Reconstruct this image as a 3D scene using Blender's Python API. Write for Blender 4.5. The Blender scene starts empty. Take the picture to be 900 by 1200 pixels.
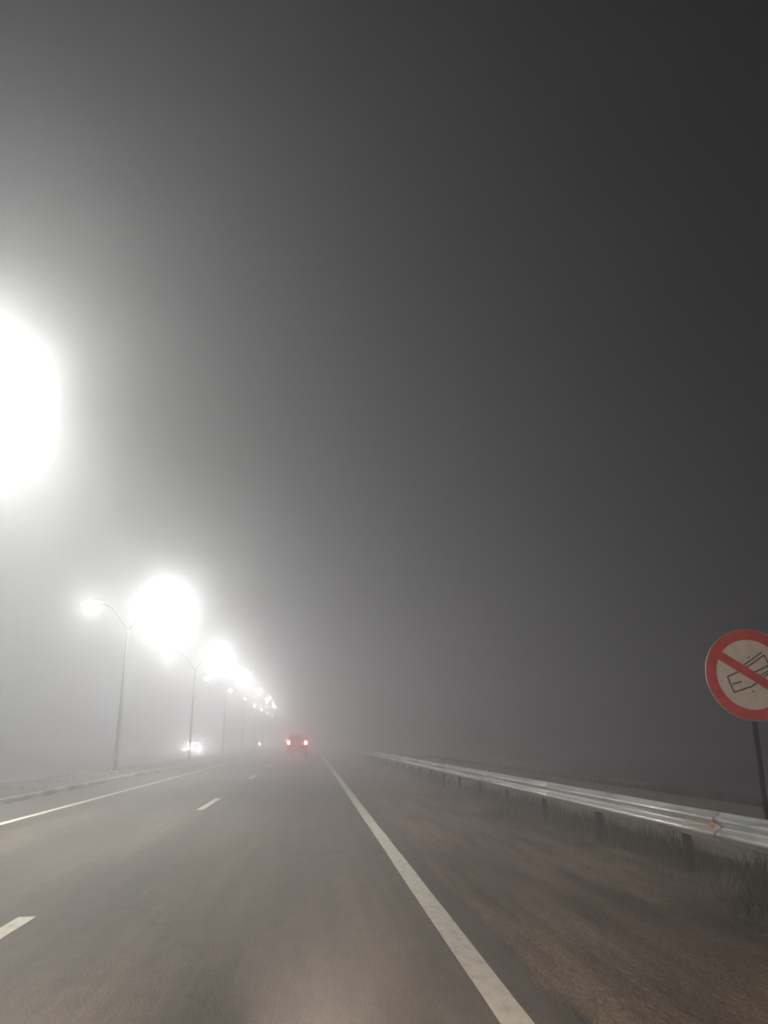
import bpy, bmesh, math, random
from mathutils import Vector, Matrix
random.seed(7)
R = math.radians
S = bpy.context.scene
COL = S.collection

# ------------------------------------------------------------------ tuning
FOG_D = 0.0215
FOG_G = 0.47
FOG_TOP = 12.0
ADDED_HOOD = 0.03
FAR_SIDE = 0.0
FAR_ADDED_HOOD = 0.03
BACK_E = 0.11
SIDE0 = -0.08
NEAR_E = 12500.0
FAR_E = 0.56
END_E = 0.42
PEAK_D = 0.005
PEAK_G = 0.95
LAMP_E = 6300.0
EXPO = 0.0

# ------------------------------------------------------------------ camera and render
cam_d = bpy.data.cameras.new('camera')
cam = bpy.data.objects.new('camera', cam_d); COL.objects.link(cam)
cam_d.sensor_fit = 'VERTICAL'; cam_d.sensor_height = 24.0; cam_d.sensor_width = 18.0
cam_d.lens = 18.0
cam_d.clip_start = 0.05; cam_d.clip_end = 3000
cam.location = (0, 0, 1.5)
cam.rotation_euler = (R(90 + 16.58), 0, R(-5.17))
S.camera = cam
S.render.engine = 'CYCLES'
S.cycles.use_denoising = True
S.cycles.volume_bounces = 4
S.cycles.max_bounces = 8
S.cycles.diffuse_bounces = 2
S.cycles.glossy_bounces = 2
S.cycles.sample_clamp_indirect = 8
S.cycles.use_light_tree = True
S.view_settings.view_transform = 'Standard'
S.view_settings.look = 'None'
S.view_settings.exposure = EXPO
S.view_settings.gamma = 1
S.view_settings.use_curve_mapping = False

# ------------------------------------------------------------------ world: night sky
w = bpy.data.worlds.new('World'); S.world = w
w.use_nodes = True
nt = w.node_tree
sky = nt.nodes.new('ShaderNodeTexSky')
sky.sky_type = 'NISHITA'; sky.sun_disc = False
sky.sun_elevation = R(-3.2); sky.sun_rotation = R(120)
bg = nt.nodes['Background']
nt.links.new(sky.outputs[0], bg.inputs[0])
bg.inputs[1].default_value = 0.10

# ------------------------------------------------------------------ material helpers
def newmat(name):
    m = bpy.data.materials.new(name); m.use_nodes = True
    return m, m.node_tree, m.node_tree.nodes['Principled BSDF']

def plain(name, col, rough=0.6, metal=0.0, var=0.12, scale=18.0, spec=0.5):
    """One colour broken up by a fine procedural mottling."""
    m, t, p = newmat(name)
    n = t.nodes.new('ShaderNodeTexNoise'); n.inputs['Scale'].default_value = scale
    n.inputs['Detail'].default_value = 5
    tc = t.nodes.new('ShaderNodeTexCoord')
    t.links.new(tc.outputs['Object'], n.inputs['Vector'])
    r = t.nodes.new('ShaderNodeValToRGB')
    r.color_ramp.elements[0].position = 0.3; r.color_ramp.elements[1].position = 0.7
    r.color_ramp.elements[0].color = tuple(c*(1-var) for c in col) + (1,)
    r.color_ramp.elements[1].color = tuple(min(1, c*(1+var)) for c in col) + (1,)
    t.links.new(n.outputs[0], r.inputs[0]); t.links.new(r.outputs[0], p.inputs['Base Color'])
    p.inputs['Roughness'].default_value = rough; p.inputs['Metallic'].default_value = metal
    p.inputs['Specular IOR Level'].default_value = spec
    return m

def glow(name, col, strength):
    m, t, p = newmat(name)
    p.inputs['Base Color'].default_value = (0.8, 0.8, 0.8, 1)
    p.inputs['Emission Color'].default_value = col + (1,)
    p.inputs['Emission Strength'].default_value = strength
    return m

def mapped_noise(t, src, scale, stretch=(1, 1, 1), detail=4, rough=0.55):
    mp = t.nodes.new('ShaderNodeMapping'); mp.inputs['Scale'].default_value = stretch
    t.links.new(src, mp.inputs['Vector'])
    n = t.nodes.new('ShaderNodeTexNoise'); n.inputs['Scale'].default_value = scale
    n.inputs['Detail'].default_value = detail; n.inputs['Roughness'].default_value = rough
    t.links.new(mp.outputs[0], n.inputs['Vector'])
    return n.outputs[0]

def ramp(t, src, stops):
    r = t.nodes.new('ShaderNodeValToRGB')
    el = r.color_ramp.elements
    while len(el) < len(stops): el.new(0.5)
    for e, (pos, c) in zip(el, stops):
        e.position = pos; e.color = tuple(c) + (1,)
    t.links.new(src, r.inputs[0])
    return r.outputs[0]

def mix(t, fac, a, b, mode='MIX'):
    m = t.nodes.new('ShaderNodeMix'); m.data_type = 'RGBA'; m.blend_type = mode
    def put(v, s):
        if hasattr(v, 'is_output'): t.links.new(v, s)
        elif isinstance(v, (int, float)): s.default_value = v
        else: s.default_value = tuple(v) + (1,)
    put(fac, m.inputs[0]); put(a, m.inputs[6]); put(b, m.inputs[7])
    return m.outputs[2]

def ground_mat(name, c_dark, c_light, streak=0.5, rough=0.9, bump=0.5, patch=None, patch_thr=(0.5, 0.65), grit=1.0, fine=60, wheel=False, lane_scale=5.0, lane_str=(1, 0.035, 1)):
    """Soil or asphalt: broad patches, long tracks along the direction of travel, fine grit."""
    m, t, p = newmat(name)
    tc = t.nodes.new('ShaderNodeTexCoord'); o = tc.outputs['Object']
    broad = mapped_noise(t, o, 0.5, (1, 0.3, 1), 4)
    lanes = mapped_noise(t, o, lane_scale, lane_str, 6, 0.65)
    gr = mapped_noise(t, o, fine, (1, 0.55, 1), 3, 0.7)
    c = ramp(t, broad, [(0.3, c_dark), (0.7, c_light)])
    lane_c = ramp(t, lanes, [(0.32, (1-streak,)*3), (0.68, (1+streak*0.6,)*3)])
    c = mix(t, 1.0, c, lane_c, 'MULTIPLY')
    g_c = ramp(t, gr, [(0.3, (1-0.45*grit,)*3), (0.72, (1+0.4*grit,)*3)])
    c = mix(t, 1.0, c, g_c, 'MULTIPLY')
    if wheel:                                   # wheel tracks polished dark, sealed cracks, mended patches
        sx = t.nodes.new('ShaderNodeSeparateXYZ'); t.links.new(o, sx.inputs[0])
        def math_(op, a, b):
            n = t.nodes.new('ShaderNodeMath'); n.operation = op
            for v, k in ((a, 0), (b, 1)):
                if hasattr(v, 'is_output'): t.links.new(v, n.inputs[k])
                else: n.inputs[k].default_value = v
            return n.outputs[0]
        wob = mapped_noise(t, o, 0.6, (0.2, 0.25, 1), 2)
        xw = math_('ADD', math_('ADD', sx.outputs[0], 0.64+0.9), math_('MULTIPLY', math_('SUBTRACT', wob, 0.5), 0.35))
        wv = math_('SINE', math_('MULTIPLY', xw, 2*math.pi/1.78), 0.0)
        wf = t.nodes.new('ShaderNodeMapRange'); wf.inputs[1].default_value = -1; wf.inputs[2].default_value = 1
        wf.inputs[3].default_value = 0.84; wf.inputs[4].default_value = 1.12; t.links.new(wv, wf.inputs[0])
        c = mix(t, 1.0, c, wf.outputs[0], 'MULTIPLY')
        mid = mapped_noise(t, o, 7.0, (1, 0.4, 1), 5, 0.7)
        c = mix(t, 1.0, c, ramp(t, mid, [(0.3, (0.72,)*3), (0.7, (1.25,)*3)]), 'MULTIPLY')
        vd = t.nodes.new('ShaderNodeTexVoronoi'); vd.feature = 'DISTANCE_TO_EDGE'; vd.inputs['Scale'].default_value = 0.33
        wrp = t.nodes.new('ShaderNodeMapping'); wrp.inputs['Scale'].default_value = (1.0, 0.45, 1)
        wn2 = t.nodes.new('ShaderNodeTexNoise'); wn2.inputs['Scale'].default_value = 2.2; wn2.inputs['Detail'].default_value = 6
        t.links.new(o, wn2.inputs['Vector'])
        av = t.nodes.new('ShaderNodeVectorMath'); av.operation = 'ADD'
        t.links.new(o, av.inputs[0]); t.links.new(wn2.outputs['Color'], av.inputs[1])
        t.links.new(av.outputs[0], wrp.inputs['Vector']); t.links.new(wrp.outputs[0], vd.inputs['Vector'])
        cf = ramp(t, vd.outputs['Distance'], [(0.0, (1, 1, 1)), (0.009, (0, 0, 0))])
        c = mix(t, math_('MULTIPLY', cf, 0.55), c, (0.022, 0.020, 0.018))
    if patch:
        pn = mapped_noise(t, o, 0.8, (1, 0.45, 1), 5, 0.6)
        f = ramp(t, pn, [(patch_thr[0], (0, 0, 0)), (patch_thr[1], (1, 1, 1))])
        c = mix(t, f, c, patch)
    t.links.new(c, p.inputs['Base Color'])
    p.inputs['Roughness'].default_value = rough
    p.inputs['Specular IOR Level'].default_value = 0.3
    b = t.nodes.new('ShaderNodeBump'); b.inputs['Strength'].default_value = bump
    b.inputs['Distance'].default_value = 0.02
    sm = t.nodes.new('ShaderNodeMath'); sm.operation = 'ADD'
    t.links.new(gr, sm.inputs[0]); t.links.new(lanes, sm.inputs[1])
    t.links.new(sm.outputs[0], b.inputs['Height']); t.links.new(b.outputs[0], p.inputs['Normal'])
    return m

# ------------------------------------------------------------------ object helpers
def link(name, bm, mat, parent=None, smooth=False, loc=None):
    me = bpy.data.meshes.new(name); bm.to_mesh(me); bm.free()
    if smooth:
        for f in me.polygons: f.use_smooth = True
    me.materials.append(mat)
    o = bpy.data.objects.new(name, me); COL.objects.link(o)
    if parent is not None: o.parent = parent
    if loc: o.location = loc
    return o

def tag(o, label=None, cat=None, group=None, kind=None):
    if label: o['label'] = label
    if cat: o['category'] = cat
    if group: o['group'] = group
    if kind: o['kind'] = kind
    return o

def empty(name, loc, rz=0.0):
    o = bpy.data.objects.new(name, None); COL.objects.link(o)
    o.location = loc; o.rotation_euler = (0, 0, rz); o.empty_display_size = 0.3
    return o

def kids(o): return [c for c in bpy.data.objects if c.parent == o]
def copy_tree(o, parent=None):
    c = o.copy(); COL.objects.link(c)
    if parent is not None: c.parent = parent
    for ch in kids(o): copy_tree(ch, c)
    return c

def box(bm, x0, x1, y0, y1, z0, z1, bevel=0.0, seg=2):
    b = bmesh.new()
    bmesh.ops.create_cube(b, size=1.0, matrix=Matrix.Translation(((x0+x1)/2, (y0+y1)/2, (z0+z1)/2)) @
                          Matrix.Diagonal((x1-x0, y1-y0, z1-z0, 1)))
    if bevel:
        bmesh.ops.bevel(b, geom=b.edges[:], offset=bevel, segments=seg, affect='EDGES', profile=0.5)
    merge(bm, b)

def merge(bm, b):
    me = bpy.data.meshes.new('tmp'); b.to_mesh(me); b.free(); bm.from_mesh(me); bpy.data.meshes.remove(me)

def tube(bm, pts, radii, n=12, caps=True):
    rings = []
    pts = [Vector(p) for p in pts]
    for i, p in enumerate(pts):
        d = (pts[min(i+1, len(pts)-1)] - pts[max(i-1, 0)]).normalized()
        a = d.cross(Vector((0, 1, 0)))
        if a.length < 1e-3: a = d.cross(Vector((1, 0, 0)))
        a.normalize(); b = d.cross(a)
        r = radii[i] if isinstance(radii, (list, tuple)) else radii
        rings.append([bm.verts.new(p + (a*math.cos(2*math.pi*k/n) + b*math.sin(2*math.pi*k/n))*r) for k in range(n)])
    for i in range(len(rings)-1):
        for k in range(n):
            bm.faces.new((rings[i][k], rings[i][(k+1) % n], rings[i+1][(k+1) % n], rings[i+1][k]))
    if caps:
        bm.faces.new(rings[0][::-1]); bm.faces.new(rings[-1])

def sheet(name, xs, y0, y1, ny, zf, mat, kind='structure'):
    """A ground sheet: columns at xs, ny rows, height zf(x, y)."""
    bm = bmesh.new()
    g = []
    for j in range(ny+1):
        t_ = j/ny
        y = y0 + (y1-y0)*t_
        g.append([bm.verts.new((x, y, zf(x, y))) for x in xs])
    for j in range(ny):
        for i in range(len(xs)-1):
            bm.faces.new((g[j][i], g[j][i+1], g[j+1][i+1], g[j+1][i]))
    o = link(name, bm, mat, smooth=True)
    tag(o, kind=kind)
    return o

def lin(a, b, n): return [a + (b-a)*i/n for i in range(n+1)]
from mathutils import noise as MN
def nz(x, y, s): return MN.noise(Vector((x*s, y*s, 0.37)))

# ------------------------------------------------------------------ the setting
Y0, Y1 = -40.0, 420.0
asphalt = ground_mat('asphalt', (0.066, 0.053, 0.042), (0.104, 0.085, 0.068), streak=0.32, rough=0.72, bump=0.35, grit=0.9, fine=55, wheel=True)
dirt = ground_mat('dirt', (0.105, 0.070, 0.047), (0.190, 0.134, 0.094), streak=0.75, bump=1.0, grit=1.0, fine=24, lane_scale=3.0, lane_str=(1, 0.11, 1),
                  patch=(0.070, 0.066, 0.042), patch_thr=(0.62, 0.78))
gravel_m = ground_mat('gravel', (0.34, 0.30, 0.245), (0.46, 0.41, 0.34), streak=0.2, bump=0.7, grit=0.7, fine=30,
                      patch=(0.22, 0.20, 0.15), patch_thr=(0.6, 0.75))
verge_m = ground_mat('verge_soil', (0.085, 0.078, 0.064), (0.12, 0.11, 0.09), streak=0.3, bump=0.8, grit=0.7, fine=30)
field_m = ground_mat('field_soil', (0.020, 0.021, 0.015), (0.034, 0.033, 0.023), streak=0.2, bump=0.8, grit=0.6, fine=12)
median_m = ground_mat('median_turf', (0.055, 0.062, 0.040), (0.085, 0.085, 0.058), streak=0.2, bump=0.9, grit=0.7, fine=24)

def field_z(x, y):
    if x > 10.8:
        k = min(1, (x-10.8)/3.0)
        return -0.06 - 0.85*k*k*(3-2*k) + 0.10*nz(x, y, 0.25)
    return -0.10
xs_f = lin(-110, -20, 6) + [-10, 0, 5, 10.4] + lin(10.8, 14, 8) + lin(15, 40, 20) + lin(50, 110, 4)
sheet('ground', xs_f, Y0, Y1, 200, field_z, field_m)

rd = sheet('road', lin(-6.35, 1.52, 4), Y0, Y1, 2300, lambda x, y: 0.0, asphalt)
for v in rd.data.vertices:                                  # the broken outer edge of the asphalt
    if v.co.x > 1.5: v.co.x += 0.09*nz(3.1, v.co.y, 0.7) + 0.05*nz(7.7, v.co.y, 2.9)
    if v.co.x < -6.3: v.co.x += 0.08*nz(5.3, v.co.y, 0.8)
sheet('opposite_road', lin(-18.6, -10.6, 4), Y0, Y1, 20, lambda x, y: 0.0, asphalt)

def shoulder_z(x, y):
    e = min(1, max(0, (x-1.5)/0.5))
    return -0.012 + e*(0.028*nz(x, y*0.35, 1.6) + 0.015*nz(x, y*0.2, 5.0)) + 0.03*max(0, x-4.0) - 0.02*e
def shoulder_edge(x, y): return shoulder_z(x, y)
sheet('dirt_shoulder', [1.30] + lin(1.46, 5.0, 36), -8, 60, 400, shoulder_edge, dirt)
sheet('dirt_shoulder', [1.30] + lin(1.46, 5.0, 8), 60, Y1, 60, lambda x, y: shoulder_z(x, 60.0), dirt)
def verge_z(x, y): return 0.0 + 0.03*nz(x, y, 0.7) if 5.0 < x < 10.7 else -0.05
sheet('gravel_track', [4.98] + lin(5.2, 10.6, 12) + [10.95], Y0, Y1, 240, verge_z, gravel_m)
sheet('left_verge', lin(-7.54, -6.3, 6), Y0, Y1, 200, lambda x, y: -0.012 + (0.02*nz(x, y, 0.8) if -7.4 < x < -6.5 else 0), verge_m)
def med_z(x, y):
    k = max(0, 1-((x+8.9)/1.5)**2)
    return 0.10 + 0.08*k + 0.03*nz(x, y, 0.9)
sheet('median', lin(-10.2, -7.68, 12), Y0, Y1, 240, med_z, median_m)
sheet('left_verge', lin(-10.64, -10.16, 3), Y0, Y1, 60, lambda x, y: 0.0 if x < -10.5 else 0.04, verge_m)
# the pale track out on the field
sheet('field_path', lin(17.0, 19.4, 6), 44, 78, 40, lambda x, y: field_z(x, y)+0.05, gravel_m)

# kerb along the median, darker in stretches along its length
km, kt, kp = newmat('kerb_concrete')
tc = kt.nodes.new('ShaderNodeTexCoord')
kn = mapped_noise(kt, tc.outputs['Object'], 0.5, (0.3, 1, 0.3), 3)
kg = mapped_noise(kt, tc.outputs['Object'], 25, (1, 1, 1), 4)
kc = ramp(kt, kn, [(0.44, (0.42, 0.40, 0.35)), (0.66, (0.13, 0.12, 0.10))])
kc = mix(kt, 1.0, kc, ramp(kt, kg, [(0.3, (0.75,)*3), (0.7, (1.15,)*3)]), 'MULTIPLY')
kt.links.new(kc, kp.inputs['Base Color']); kp.inputs['Roughness'].default_value = 0.9
bm = bmesh.new()
y = -12.0
while y < 240:
    box(bm, -7.68, -7.52, y+0.006, y+0.994, -0.1, 0.13 + random.uniform(-0.012, 0.012), 0.02, 2)
    y += 1.0
tag(link('kerb', bm, km), kind='structure')

# painted lines
pm, pt, pp = newmat('road_paint')
tc = pt.nodes.new('ShaderNodeTexCoord')
wn = mapped_noise(pt, tc.outputs['Object'], 14, (1, 0.35, 1), 6, 0.7)
pc = ramp(pt, wn, [(0.26, (0.36, 0.33, 0.29)), (0.50, (0.60, 0.56, 0.50)), (0.8, (0.68, 0.64, 0.58))])
pt.links.new(pc, pp.inputs['Base Color']); pp.inputs['Roughness'].default_value = 0.65
def stripe(bm, x, wd, ya, yb, z=0.005):
    n = max(1, int((yb-ya)/1.2))
    L, Rr = [], []
    for i in range(n+1):
        yy = ya+(yb-ya)*i/n
        j1, j2 = random.uniform(-.006, .006), random.uniform(-.006, .006)
        L.append(bm.verts.new((x-wd/2+j1, yy, z))); Rr.append(bm.verts.new((x+wd/2+j2, yy, z)))
    for i in range(n): bm.faces.new((L[i], Rr[i], Rr[i+1], L[i+1]))
bm = bmesh.new()
stripe(bm, 1.17, 0.19, -8, 320); stripe(bm, -5.76, 0.15, -8, 320)
yy = 4.2
while yy < 320:
    stripe(bm, -2.47, 0.15, yy, yy+3.6); yy += 14.6
stripe(bm, -10.95, 0.15, -8, 320); stripe(bm, -18.0, 0.15, -8, 320)
yy = 1.0
while yy < 320:
    stripe(bm, -14.5, 0.15, yy, yy+3.6); yy += 14.6
tag(link('road_markings', bm, pm), kind='structure')

# ------------------------------------------------------------------ grass and weeds
gm, gt, gp = newmat('grass_blades')
oi = gt.nodes.new('ShaderNodeTexCoord')
gn = mapped_noise(gt, oi.outputs['Object'], 3.0, (1, 1, 1), 3)
gt.links.new(ramp(gt, gn, [(0.3, (0.045, 0.060, 0.024)), (0.7, (0.095, 0.090, 0.045))]), gp.inputs['Base Color'])
gp.inputs['Roughness'].default_value = 0.8
def blade(bm, x, y, z, h, lean, a, wd=0.006):
    d = Vector((math.cos(a), math.sin(a), 0)); s = Vector((-d.y, d.x, 0))*wd
    b0 = Vector((x, y, z-0.03)); m_ = b0 + Vector((0, 0, h*0.55)) + d*lean*0.35*h; tp = b0 + Vector((0, 0, h)) + d*lean*h
    v = [bm.verts.new(q) for q in (b0-s, b0+s, m_+s*0.8, m_-s*0.8, tp)]
    bm.faces.new((v[0], v[1], v[2], v[3])); bm.faces.new((v[3], v[2], v[4]))
bm = bmesh.new()
for i in range(9000):                                       # the median
    x = random.uniform(-10.1, -7.72); y = 8 + 75*random.random()**1.6
    if nz(x, y, 0.5) < -0.15: continue
    blade(bm, x, y, med_z(x, y), random.uniform(0.03, 0.12), random.uniform(0.2, 0.9), random.uniform(0, 6.28), 0.008)
for i in range(26000):                                      # under and behind the guard rail
    x = random.gauss(4.6, 0.35); y = 3 + 60*random.random()**1.5
    if not 3.7 < x < 5.4 or nz(x, y, 0.35) < -0.12: continue
    blade(bm, x, y, shoulder_z(min(x, 5), y), random.uniform(0.03, 0.13), random.uniform(0.3, 1.1), random.uniform(0, 6.28), 0.004)
for i in range(15000):                                      # added growth: hides the post feet, reads as shade under the rail
    x = random.gauss(4.78, 0.16); y = 2.5 + 70*random.random()**1.4
    if not 4.5 < x < 5.3 or nz(x, y, 0.5) < -0.3: continue
    blade(bm, x, y, shoulder_z(min(x, 5), y), random.uniform(0.12, 0.42)*(1+0.5*nz(x, y, 0.9)), random.uniform(0.1, 0.7), random.uniform(0, 6.28), 0.007)
for i in range(6000):                                       # rank growth where the gravel drops to the field
    x = random.gauss(11.3, 0.5); y = 8 + 70*random.random()**1.3
    if x < 10.6: continue
    blade(bm, x, y, field_z(x, y), random.uniform(0.1, 0.4), random.uniform(0.2, 0.8), random.uniform(0, 6.28), 0.01)
tag(link('grass', bm, gm), kind='stuff')

def weed(x, y, h, n, spread, label, mat):
    bm = bmesh.new()
    for i in range(n):
        a = random.uniform(0, 6.28); r = spread*random.random()**0.7
        blade(bm, r*math.cos(a), r*math.sin(a), 0, h*random.uniform(0.45, 1.0), random.uniform(0.15, 0.8), a+random.uniform(-.6, .6), 0.009)
    o = link('weed_clump', bm, mat, loc=(x, y, shoulder_z(x, y)))
    tag(o, label, 'weed', 'weeds along the foot of the guard rail')
pale_m = plain('dry_stalks', (0.17, 0.15, 0.11), 0.85)
weed(4.12, 7.35, 0.24, 160, 0.34, 'low green weed clump under the near end of the guard rail', gm)
weed(4.25, 8.3, 0.30, 60, 0.16, 'pale dry tuft standing against the rail below the orange reflector', pale_m)
weed(3.8, 6.9, 0.10, 260, 0.22, 'flat dark weed patch on the dirt nearest the camera', gm)
weed(4.15, 12.4, 0.24, 90, 0.18, 'small dry tuft at the rail foot halfway to the fog', pale_m)
weed(4.0, 16.8, 0.30, 120, 0.5, 'wide green weed clump at the rail foot far along the shoulder', gm)

# loose stones on the shoulder
stone_m = plain('loose_stone', (0.075, 0.056, 0.041), 1.0, 0, 0.45, 40, 0.1)
bm = bmesh.new()
for i in range(3600):
    x = 1.62 + 3.0*random.random(); y = 3.0 + 26*random.random()**1.7
    if nz(x, y*0.4, 1.1) < -0.05 and random.random() < 0.75: continue
    r = random.choice((0.005, 0.006, 0.007, 0.009, 0.012))*random.uniform(0.7, 1.3)
    z = shoulder_z(x, y) + r*0.25
    vs = [bm.verts.new((x + r*a*random.uniform(.7, 1.3), y + r*b*random.uniform(.7, 1.3), z + r*c*random.uniform(.5, .9)))
          for a, b, c in ((1, 0, 0), (0, 1, 0), (-1, 0, 0), (0, -1, 0), (0, 0, 1), (0, 0, -1))]
    for q in range(4):
        bm.faces.new((vs[q], vs[(q+1) % 4], vs[4])); bm.faces.new((vs[(q+1) % 4], vs[q], vs[5]))
tag(link('gravel', bm, stone_m), kind='stuff')

# ------------------------------------------------------------------ street lamps, double armed, in the median
steel = plain('galvanised_pole', (0.22, 0.23, 0.23), 0.55, 0.6, 0.15, 12)
pole_m = plain('weathered_dark_pole', (0.022, 0.022, 0.021), 1.0, 0.0, 0.2, 12, 0.04)
head_m = plain('lamp_housing', (0.16, 0.17, 0.18), 0.5, 0.3, 0.1, 20)
lens_m = glow('lamp_lens', (1.0, 1.0, 0.885), LAMP_E)
lens_far = glow('lamp_lens_far_side', (1.0, 1.0, 0.885), LAMP_E*BACK_E)   # emission lowered to stand for lenses facing away, over the other carriageway
conc = plain('concrete', (0.30, 0.29, 0.27), 0.9, 0, 0.2, 14)
def make_lamp(added_hood, lift=0.0, brim=7.30, side=-0.06, lens_mat=None):
    root = empty('street_lamp', (0, 0, 0))
    bm = bmesh.new(); tube(bm, [(0, 0, 0.10), (0, 0, 3), (0, 0, 6.2+lift)], [0.075, 0.06, 0.042], 14); link('pole', bm, pole_m, root, True)
    bm = bmesh.new(); tube(bm, [(0, 0, -0.25), (0, 0, 0.09), (0, 0, 0.14)], [0.2, 0.2, 0.15], 16); link('base', bm, conc, root)
    bm = bmesh.new(); box(bm, -0.07, 0.07, -0.095, -0.06, 0.55, 0.9, 0.008); link('service_hatch', bm, head_m, root)
    for s, reach in ((1, 1.62), (-1, 1.65)):
        bm = bmesh.new()
        pts = []
        for i in range(9):
            t_ = i/8
            pts.append((s*(0.02+(reach-0.42)*t_), 0, lift + 6.1 + 1.15*math.sin(t_*math.pi/2)))
        pts.append((s*(reach-0.30), 0, lift + 7.28))
        tube(bm, pts, 0.024, 10); link('arm', bm, pole_m, root, True)
        # cobra head: a tapering shell over a glass bowl
        bm = bmesh.new()
        rings = []
        for (px, hw, zt, zb) in ((-0.36, 0.05, 0.03, -0.03), (-0.22, 0.10, 0.07, -0.045), (0.0, 0.16, 0.09, -0.045), (0.22, 0.165, 0.08, -0.045), (0.36, 0.10, 0.045, -0.04), (0.40, 0.03, 0.01, -0.03)):
            rg = []
            for k in range(12):
                a = 2*math.pi*k/12
                z = math.sin(a); z = z*zt if z > 0 else -z*zb
                rg.append(bm.verts.new((s*(reach+px), 0.6*hw*math.cos(a), lift+7.34+0.6*z)))
            rings.append(rg)
        for i in range(len(rings)-1):
            for k in range(12):
                bm.faces.new((rings[i][k], rings[i][(k+1) % 12], rings[i+1][(k+1) % 12], rings[i+1][k]))
        bm.faces.new(rings[0]); bm.faces.new(rings[-1])
        bmesh.ops.recalc_face_normals(bm, faces=bm.faces[:])
        hd = link('lamp_head', bm, head_m, root, True)
        bm = bmesh.new()
        bmesh.ops.create_uvsphere(bm, u_segments=12, v_segments=8, radius=1, matrix=Matrix.Translation((s*(reach+0.07), 0, lift+7.232)) @ Matrix.Diagonal((0.13, 0.13, 0.15, 1)))
        dele = [v for v in bm.verts if v.co.z > lift+7.31]
        bmesh.ops.delete(bm, geom=dele, context='VERTS')
        lens = link('lens', bm, (lens_mat or lens_m) if s > 0 else lens_far, hd, True)
        # added ring round the bowl, put in to cut and steer the lamp light
        bm = bmesh.new(); n_ = 20
        def hoop(k, z, rise=0.0): return [bm.verts.new((s*(reach+0.07+0.215*k*math.cos(2*math.pi*q/n_)), 0.18*k*math.sin(2*math.pi*q/n_), lift+z+rise*max(0.0, math.cos(2*math.pi*q/n_))**2)) for q in range(n_)]
        hp = [hoop(0.97, brim, 0.03 if s > 0 else 0.0), hoop(1.0, brim-0.03), hoop(1.0, 7.232-added_hood, side if s > 0 else 0.0)]
        for u0, u1 in zip(hp, hp[1:]):
            for q in range(n_): bm.faces.new((u0[q], u0[(q+1) % n_], u1[(q+1) % n_], u1[q]))
        for q in (0, n_//2):                                         # two ribs hold it to the head
            c0 = hp[1][q].co; x0 = s*(reach+0.07)
            tube(bm, [(c0.x, 0, c0.z), (x0+(c0.x-x0)*0.35, 0, lift+7.335)], 0.006, 6)
        bmesh.ops.recalc_face_normals(bm, faces=bm.faces[:])
        link('added_hood', bm, head_m, hd, True)
    return root
LX, LY, LS = -8.25, 35.2, 20.6
proto_near = make_lamp(0.085, 0.93, 7.235, -0.11, glow('lamp_lens_near', (1.0, 1.0, 0.885), NEAR_E))
proto = make_lamp(ADDED_HOOD, 0.0, 7.245, SIDE0)
proto_wide = make_lamp(FAR_ADDED_HOOD, 0.0, 7.245, FAR_SIDE, glow('lamp_lens_wide', (1.0, 1.0, 0.885), LAMP_E*FAR_E))   # wider sideways throw; emission lowered to keep distant glare discs apart
proto_far = make_lamp(FAR_ADDED_HOOD, 0.0, 7.245, FAR_SIDE, glow('lamp_lens_dimmest', (1.0, 1.0, 0.885), LAMP_E*END_E))  # emission lowered further so the end of the row stays separate points
G = 'double armed street lamps along the median'
order = ['bright street lamp closest overhead, its glare cut by the left edge of the picture',
         'second street lamp into the fog, big white glare on a thin dark pole',
         'third street lamp into the fog, behind the oncoming headlights',
         'fourth street lamp into the fog, small round white glare',
         'fifth street lamp into the fog, a small white point',
         'sixth street lamp into the fog, a faint white point']
k = 0
for i in range(-1, 12):
    o = proto_near if i == -1 else proto if i == 0 else proto_wide if i == 1 else proto_far if i == 4 else copy_tree(proto_far if i > 4 else proto_wide)   # the nearest has the deeper added ring
    o.location = (LX + random.uniform(-0.03, 0.03), LY + LS*i + (random.uniform(-.25, .25) if i > 1 else 0), 0.14)
    o.rotation_euler = (0, 0, R(random.uniform(-1.5, 1.5)))
    j = i + 1
    if j < 0: lab = 'street lamp standing behind the viewer in the median'
    elif j < len(order): lab = order[j]
    else: lab = 'street lamp far down the row, its light almost lost in the fog'
    tag(o, lab, 'street lamp', G if j >= 0 else 'street lamps behind the viewer')

# ------------------------------------------------------------------ guard rail
zinc_m, zt_, zp = newmat('galvanised_rail')
tc = zt_.nodes.new('ShaderNodeTexCoord')
zn = mapped_noise(zt_, tc.outputs['Object'], 6, (1, 0.16, 1), 7, 0.68)
zt_.links.new(ramp(zt_, zn, [(0.3, (0.42, 0.42, 0.41)), (0.5, (0.64, 0.65, 0.66)), (0.75, (0.72, 0.73, 0.74))]), zp.inputs['Base Color'])
zp.inputs['Metallic'].default_value = 0.55
rr = zt_.nodes.new('ShaderNodeMapRange'); rr.inputs[3].default_value = 0.34; rr.inputs[4].default_value = 0.62
zt_.links.new(zn, rr.inputs[0]); zt_.links.new(rr.outputs[0], zp.inputs['Roughness'])
rail = empty('guard_rail', (4.45, 0, 0))
tag(rail, 'long galvanised steel guard rail along the dirt shoulder', 'guard rail')
prof = [(0.0, 0.445), (-0.012, 0.452), (-0.028, 0.475), (-0.062, 0.497), (-0.080, 0.515), (-0.081, 0.533), (-0.066, 0.552), (-0.030, 0.572), (-0.008, 0.588), (-0.002, 0.600),
        (-0.008, 0.612), (-0.030, 0.628), (-0.066, 0.648), (-0.081, 0.667), (-0.080, 0.685), (-0.062, 0.703), (-0.028, 0.725), (-0.012, 0.748), (0.0, 0.755)]
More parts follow.
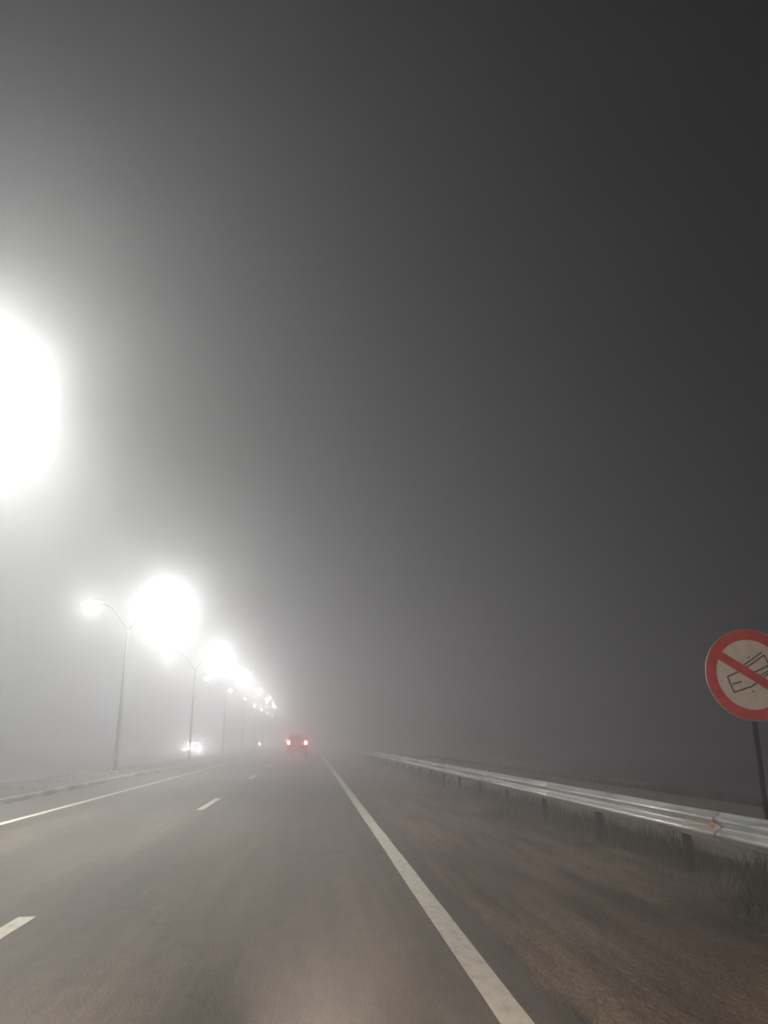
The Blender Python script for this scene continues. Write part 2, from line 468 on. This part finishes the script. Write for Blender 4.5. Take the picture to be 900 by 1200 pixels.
def beam(y0, y1, dx):
    bm = bmesh.new()
    th = 0.004
    a = []
    for yv in (y0, (y0+y1)/2, y1):
        front = [bm.verts.new((px+dx, yv, pz)) for px, pz in prof]
        back = [bm.verts.new((px+dx+th, yv, pz+(0.002 if i == len(prof)-1 else -0.002 if i == 0 else 0))) for i, (px, pz) in enumerate(prof)]
        a.append(front + back[::-1])
    n = len(a[0])
    for i in range(2):
        for q in range(n):
            bm.faces.new((a[i][q], a[i][(q+1) % n], a[i+1][(q+1) % n], a[i+1][q]))
    bm.faces.new(a[0]); bm.faces.new(a[-1][::-1])
    bmesh.ops.recalc_face_normals(bm, faces=bm.faces[:])
    return bm
y = -9.4; q = 0
while y < 230:
    o = link('rail_beam', beam(y, y+6.3, -0.006*(q % 2)), zinc_m, rail, True)
    o.rotation_euler = (0, R(random.uniform(-0.7, 0.7)), 0)
    y += 6.0; q += 1
bm = bmesh.new(); box(bm, 0.09, 0.094, -0.05, 0.05, -0.6, 0.70); box(bm, 0.094, 0.16, -0.05, -0.045, -0.6, 0.70); box(bm, 0.094, 0.16, 0.045, 0.05, -0.6, 0.70)
post0 = link('post', bm, pole_m, rail)
bm = bmesh.new(); box(bm, 0.006, 0.088, -0.06, 0.06, 0.52, 0.68, 0.006, 1)
blk0 = link('spacer', bm, steel, rail)
y = -8.3
post0.location.y = blk0.location.y = y
while y < 225:
    y += 3.0
    for src in (post0, blk0):
        if (src is post0 and y < 225):
            c = src.copy(); COL.objects.link(c); c.location.y = y; c.rotation_euler = (0, R(random.uniform(-.8, .8)), 0)
        elif y < 225:
            c = src.copy(); COL.objects.link(c); c.location.y = y
refl_o = plain('orange_reflector', (0.45, 0.20, 0.04), 0.4); refl_y = plain('yellow_reflector', (0.70, 0.60, 0.10), 0.25)
for yv, mt in ((8.75, refl_o), (18.2, refl_y), (28.0, refl_o), (40.0, refl_o)):
    bm = bmesh.new(); box(bm, -0.034, -0.004, yv-0.045, yv+0.045, 0.580, 0.620, 0.006)
    link('reflector', bm, mt, rail)

# ------------------------------------------------------------------ round prohibition sign on its post
SX, SY, SZ, SR = 4.70, 8.05, 2.185, 0.49
sign = empty('road_sign', (SX, SY, 0), R(-4))
tag(sign, 'round prohibition sign with red ring and slash on a post behind the guard rail', 'road sign')
white_s = plain('sign_white', (0.74, 0.70, 0.64), 0.45, 0, 0.12, 9)
red_s = plain('sign_red', (0.66, 0.05, 0.035), 0.42, 0, 0.22, 7)
black_s = plain('sign_black', (0.03, 0.03, 0.03), 0.5)
post_m = plain('sign_post_paint', (0.012, 0.012, 0.012), 1.0, 0, 0.2, 12, 0.03)
rim_s = plain('sign_rim', (0.42, 0.42, 0.42), 0.5, 0.5)
bm = bmesh.new(); tube(bm, [(0, 0.055, -0.5), (0, 0.055, 2.5)], 0.024, 14); link('post', bm, post_m, sign, True)
bm = bmesh.new(); box(bm, -0.16, 0.16, 0.012, 0.022, SZ-0.20, SZ-0.16); box(bm, -0.16, 0.16, 0.012, 0.022, SZ+0.16, SZ+0.20); link('bracket', bm, steel, sign)
plate = empty('plate_mount', (0, 0, SZ)); bpy.data.objects.remove(plate)
TILT = R(12)
def rot2(x, z): return x*math.cos(TILT)-z*math.sin(TILT), x*math.sin(TILT)+z*math.cos(TILT)
def disc(bm, r, ya, yb, n=64):
    f = [bm.verts.new((r*math.cos(2*math.pi*k/n), ya, SZ+r*math.sin(2*math.pi*k/n))) for k in range(n)]
    b = [bm.verts.new((v.co.x, yb, v.co.z)) for v in f]
    bm.faces.new(f); bm.faces.new(b[::-1])
    for k in range(n): bm.faces.new((f[k], b[k], b[(k+1) % n], f[(k+1) % n]))
    bmesh.ops.recalc_face_normals(bm, faces=bm.faces[:])
def ring(bm, r0, r1, ya, yb, n=64):
    def c(r, yv): return [bm.verts.new((r*math.cos(2*math.pi*k/n), yv, SZ+r*math.sin(2*math.pi*k/n))) for k in range(n)]
    a, b, d, e = c(r0, ya), c(r1, ya), c(r0, yb), c(r1, yb)
    for k in range(n):
        j = (k+1) % n
        for (p, q2) in ((a, b), (b, e), (e, d), (d, a)):
            bm.faces.new((p[k], p[j], q2[j], q2[k]))
    bmesh.ops.recalc_face_normals(bm, faces=bm.faces[:])
def poly(bm, pts, ya, yb):
    f = []
    for x, z in pts:
        x, z = rot2(x, z); f.append(bm.verts.new((x, ya, SZ+z)))
    b = [bm.verts.new((v.co.x, yb, v.co.z)) for v in f]
    bm.faces.new(f); bm.faces.new(b[::-1])
    for k in range(len(f)): bm.faces.new((f[k], b[k], b[(k+1) % len(f)], f[(k+1) % len(f)]))
    bmesh.ops.recalc_face_normals(bm, faces=bm.faces[:])
def line(bm, x0, z0, x1, z1, wd, ya, yb):
    d = Vector((x1-x0, z1-z0)); n = Vector((-d.y, d.x)).normalized()*wd/2
    poly(bm, [(x0+n.x, z0+n.y), (x0-n.x, z0-n.y), (x1-n.x, z1-n.y), (x1+n.x, z1+n.y)], ya, yb)
bm = bmesh.new(); disc(bm, SR-0.012, 0.0, 0.010); link('sign_face', bm, white_s, sign)
bm = bmesh.new(); ring(bm, SR-0.012, SR, -0.006, 0.012); link('rim', bm, rim_s, sign)
bm = bmesh.new(); ring(bm, SR*0.755, SR-0.013, -0.003, -0.0005); link('red_ring', bm, red_s, sign)
bm = bmesh.new()                                             # the motor horn, drawn in outline
u = SR
for a in ((-0.52, 0.06, -0.10, 0.14), (-0.10, 0.14, 0.44, 0.34), (-0.13, 0.205, 0.40, 0.405), (-0.49, -0.29, -0.06, -0.25), (-0.06, -0.25, 0.50, -0.02),
          (-0.52, 0.06, -0.49, -0.29), (0.44, 0.34, 0.50, -0.02), (0.06, 0.02, 0.46, 0.10), (-0.46, -0.12, -0.24, -0.10), (0.10, -0.10, 0.47, 0.01)):
    line(bm, a[0]*u, a[1]*u, a[2]*u, a[3]*u, 0.016, -0.0026, -0.0006)
link('emblem', bm, black_s, sign)
bm = bmesh.new(); c45 = 0.765*u*0.7071
for dz in (-0.18, 0.18):
    bb = bmesh.new(); tube(bb, [(0, -0.009, SZ+dz), (0, 0.0, SZ+dz)], 0.011, 10); link('bolt', bb, steel, sign)
line(bm, -c45, c45, c45, -c45, 0.095, -0.0045, -0.0028); link('slash', bm, red_s, sign)

# ------------------------------------------------------------------ vehicles
tyre_m = plain('tyre', (0.02, 0.02, 0.02), 0.85); rim_m = plain('rim_metal', (0.35, 0.35, 0.36), 0.4, 0.8)
glass_m = plain('car_glass', (0.015, 0.017, 0.02), 0.08); black_p = plain('black_plastic', (0.025, 0.025, 0.025), 0.6)
plate_m = plain('number_plate', (0.75, 0.75, 0.72), 0.4, 0, 0.03)
def shell(prof, hw, bev=0.04):
    """A car shell: side profile (y, z) swept across the width, narrower where hw(y, z) says so."""
    bm = bmesh.new()
    Lv = [bm.verts.new((-hw(yv, zv), yv, zv)) for yv, zv in prof]; Rv = [bm.verts.new((hw(yv, zv), yv, zv)) for yv, zv in prof]
    n = len(prof)
    bm.faces.new(Lv); bm.faces.new(Rv[::-1])
    for k in range(n): bm.faces.new((Lv[k], Rv[k], Rv[(k+1) % n], Lv[(k+1) % n]))
    bmesh.ops.recalc_face_normals(bm, faces=bm.faces[:])
    bmesh.ops.bevel(bm, geom=bm.edges[:], offset=bev, segments=2, affect='EDGES', profile=0.6)
    return bm
def wheel(root, x, y, r):
    sx = 1 if x > 0 else -1
    bm = bmesh.new()
    tube(bm, [(x-sx*0.11, y, r), (x-sx*0.09, y, r), (x+sx*0.09, y, r), (x+sx*0.11, y, r)], [r-0.03, r, r, r-0.03], 24)
    wv = link('wheel', bm, tyre_m, root, True)
    bm = bmesh.new(); tube(bm, [(x+sx*0.10, y, r), (x+sx*0.118, y, r)], [r*0.62, r*0.58], 20); link('rim', bm, rim_m, wv)
def quad(pts, th=0.012):
    """A pane: four corners, a little thickness along its normal."""
    bm = bmesh.new()
    p = [Vector(v) for v in pts]; n = (p[1]-p[0]).cross(p[3]-p[0]).normalized()*th
    a = [bm.verts.new(v) for v in p]; b = [bm.verts.new(v-n) for v in p]
    bm.faces.new(a); bm.faces.new(b[::-1])
    for k in range(4): bm.faces.new((a[k], b[k], b[(k+1) % 4], a[(k+1) % 4]))
    bmesh.ops.recalc_face_normals(bm, faces=bm.faces[:])
    return bm

# the car ahead, seen from behind: a tall square estate with its tail lamps lit
glow_red = plain('tail_glow_red', (0.20, 0.025, 0.022), 0.35, 0, 0.05)  # red glow of the tail lamps put into the body colour
car = empty('car', (-1.21, 69.0, 0))
tag(car, 'tall dark car driving ahead with both tail lamps lit, their red in its body colour', 'car')
def hw1(y, z): return 0.86 if z < 1.3 else 0.86 - 0.24*(z-1.3)/0.75
link('body', shell([(0.06, 0.36), (0.0, 0.62), (0.02, 1.28), (3.0, 1.30), (4.2, 1.12), (4.32, 0.7), (4.22, 0.36)], hw1, 0.06), glow_red, car, True)
link('cabin', shell([(0.05, 1.24), (0.24, 1.98), (0.36, 2.05), (2.35, 2.05), (3.05, 1.26)], hw1, 0.05), glow_red, car, True)
link('rear_window', quad([(-0.66, 0.075, 1.38), (0.66, 0.075, 1.38), (0.60, 0.205, 1.92), (-0.60, 0.205, 1.92)]), glass_m, car)
for s in (-1, 1):
    link('side_window', quad([(s*0.83, 0.45, 1.36), (s*0.83, 2.6, 1.36), (s*0.66, 2.2, 1.94), (s*0.66, 0.45, 1.94)]), glass_m, car)
bm = bmesh.new(); box(bm, -0.88, 0.88, -0.09, 0.06, 0.42, 0.66, 0.04); link('rear_bumper', bm, black_p, car, True)
bm = bmesh.new(); box(bm, -0.26, 0.26, -0.108, -0.094, 0.47, 0.585, 0.004); link('number_plate', bm, plate_m, car)
tail_m = glow('tail_lamp', (1.0, 0.22, 0.17), 45.0)
for s in (-1, 1):
    bm = bmesh.new(); box(bm, s*0.72-0.10, s*0.72+0.10, -0.035, 0.03, 1.20, 1.47, 0.03); link('tail_light', bm, tail_m, car, True)
    for yv in (0.85, 3.45): wheel(car, s*0.80, yv, 0.34)

# oncoming cars with their headlamps on
silver = plain('silver_paint', (0.38, 0.39, 0.40), 0.35, 0.6, 0.05); dark_paint = plain('dark_grey_paint', (0.06, 0.065, 0.07), 0.35, 0.3, 0.05)
head_lamp = glow('headlamp', (1.0, 0.93, 0.88), 900.0)
def oncoming(loc, paint, label):
    """Built with its nose at local y = 0, pointing to -Y."""
    r = empty('car', loc); tag(r, label, 'car', 'oncoming cars with headlamps on')
    hw = lambda y, z: 0.87 if z < 0.9 else 0.87 - 0.28*(z-0.9)/0.55
    link('body', shell([(0.08, 0.28), (0.0, 0.5), (0.06, 0.74), (1.15, 0.94), (3.9, 0.98), (4.35, 0.9), (4.4, 0.5), (4.3, 0.28)], hw, 0.05), paint, r, True)
    link('cabin', shell([(1.05, 0.90), (1.85, 1.40), (2.1, 1.46), (3.1, 1.44), (4.0, 0.94)], hw, 0.04), paint, r, True)
    link('windscreen', quad([(0.70, 1.22, 1.035), (-0.70, 1.22, 1.035), (-0.58, 1.80, 1.395), (0.58, 1.80, 1.395)]), glass_m, r)
    bm = bmesh.new(); box(bm, -0.42, 0.42, -0.015, 0.05, 0.50, 0.66, 0.02); link('grille', bm, black_p, r)
    bm = bmesh.new(); box(bm, -0.88, 0.88, -0.06, 0.08, 0.30, 0.46, 0.03); link('front_bumper', bm, black_p, r, True)
    bm = bmesh.new(); box(bm, -0.26, 0.26, -0.078, -0.063, 0.33, 0.44, 0.004); link('number_plate', bm, plate_m, r)
    for s in (-1, 1):
        bm = bmesh.new()
        tube(bm, [(s*0.64, -0.03, 0.66), (s*0.64, 0.06, 0.66)], [0.105, 0.105], 18); link('headlight', bm, head_lamp, r)
        bm = bmesh.new(); box(bm, s*0.97-0.09, s*0.97+0.09, 1.28, 1.38, 0.96, 1.10, 0.03); link('mirror', bm, paint, r, True)
        for yv in (0.85, 3.5): wheel(r, s*0.80, yv, 0.31)
    return r
oncoming((-14.45, 101, 0), silver, 'oncoming car with bright headlamps beside the third lamp pole')
oncoming((-12.5, 206, 0), dark_paint, 'distant oncoming car, a faint headlamp point beside the car ahead')

# ------------------------------------------------------------------ the viewer's own headlamps, low beam, on the front of the car the picture is taken from
def spot(name, loc, target, power, cone, blend, col, rad=0.07):
    l = bpy.data.lights.new(name, 'SPOT'); l.energy = power; l.spot_size = R(cone); l.spot_blend = blend
    l.color = col; l.shadow_soft_size = rad
    o = bpy.data.objects.new(name, l); COL.objects.link(o)
    o.location = loc
    o.rotation_euler = (Vector(target)-Vector(loc)).to_track_quat('-Z', 'Y').to_euler()
    return o
# lit lamps of the other cars
for cx, cy, pw in ((-14.45, 101, 1600), (-12.5, 206, 9000)):
    for q in (-1, 1):
        spot('oncoming_beam', (cx + q*0.64, cy-0.06, 0.66), (cx + q*0.64 + 1.5, cy-25, 0.5), pw, 75, 0.8, (1.0, 0.93, 0.86), 0.09)
for q in (-1, 1):
    spot('tail_lamp_glow', (-1.21 + q*0.72, 68.93, 1.335), (-1.21 + q*0.72, 58, 1.3), 130, 150, 0.6, (1.0, 0.07, 0.05), 0.08)
WARM = (1.0, 0.81, 0.65)
spot('headlamp_beam', (-1.30, 1.7, 0.66), (-1.7, 20, -0.4), 520, 86, 0.6, WARM)
spot('headlamp_beam', (0.02, 1.7, 0.66), (4.6, 14, 0.75), 760, 84, 0.75, WARM)

spot('headlamp_core', (-1.30, 1.72, 0.66), (-1.75, 13.5, 0.0), 2600, 30, 1.0, WARM)
spot('headlamp_core', (0.02, 1.72, 0.66), (0.12, 13.5, 0.0), 2600, 26, 1.0, WARM)

# ------------------------------------------------------------------ fog
fm = bpy.data.materials.new('fog'); fm.use_nodes = True
ft = fm.node_tree; ft.nodes.clear()
out = ft.nodes.new('ShaderNodeOutputMaterial'); pv = ft.nodes.new('ShaderNodeVolumePrincipled')
pv.inputs['Color'].default_value = (0.885, 0.888, 0.990, 1)
pv.inputs['Density'].default_value = FOG_D
pv.inputs['Anisotropy'].default_value = FOG_G
# the droplets also throw a narrow forward peak, the aureole seen round every lamp
pk = ft.nodes.new('ShaderNodeVolumePrincipled')
pk.inputs['Color'].default_value = (0.95, 0.95, 0.95, 1)
pk.inputs['Density'].default_value = PEAK_D
pk.inputs['Anisotropy'].default_value = PEAK_G
ad = ft.nodes.new('ShaderNodeAddShader')
ft.links.new(pv.outputs[0], ad.inputs[0]); ft.links.new(pk.outputs[0], ad.inputs[1])
ft.links.new(ad.outputs[0], out.inputs['Volume'])
bm = bmesh.new(); box(bm, -115, 115, -45, 425, -2.3, FOG_TOP)
tag(link('haze', bm, fm), kind='stuff')
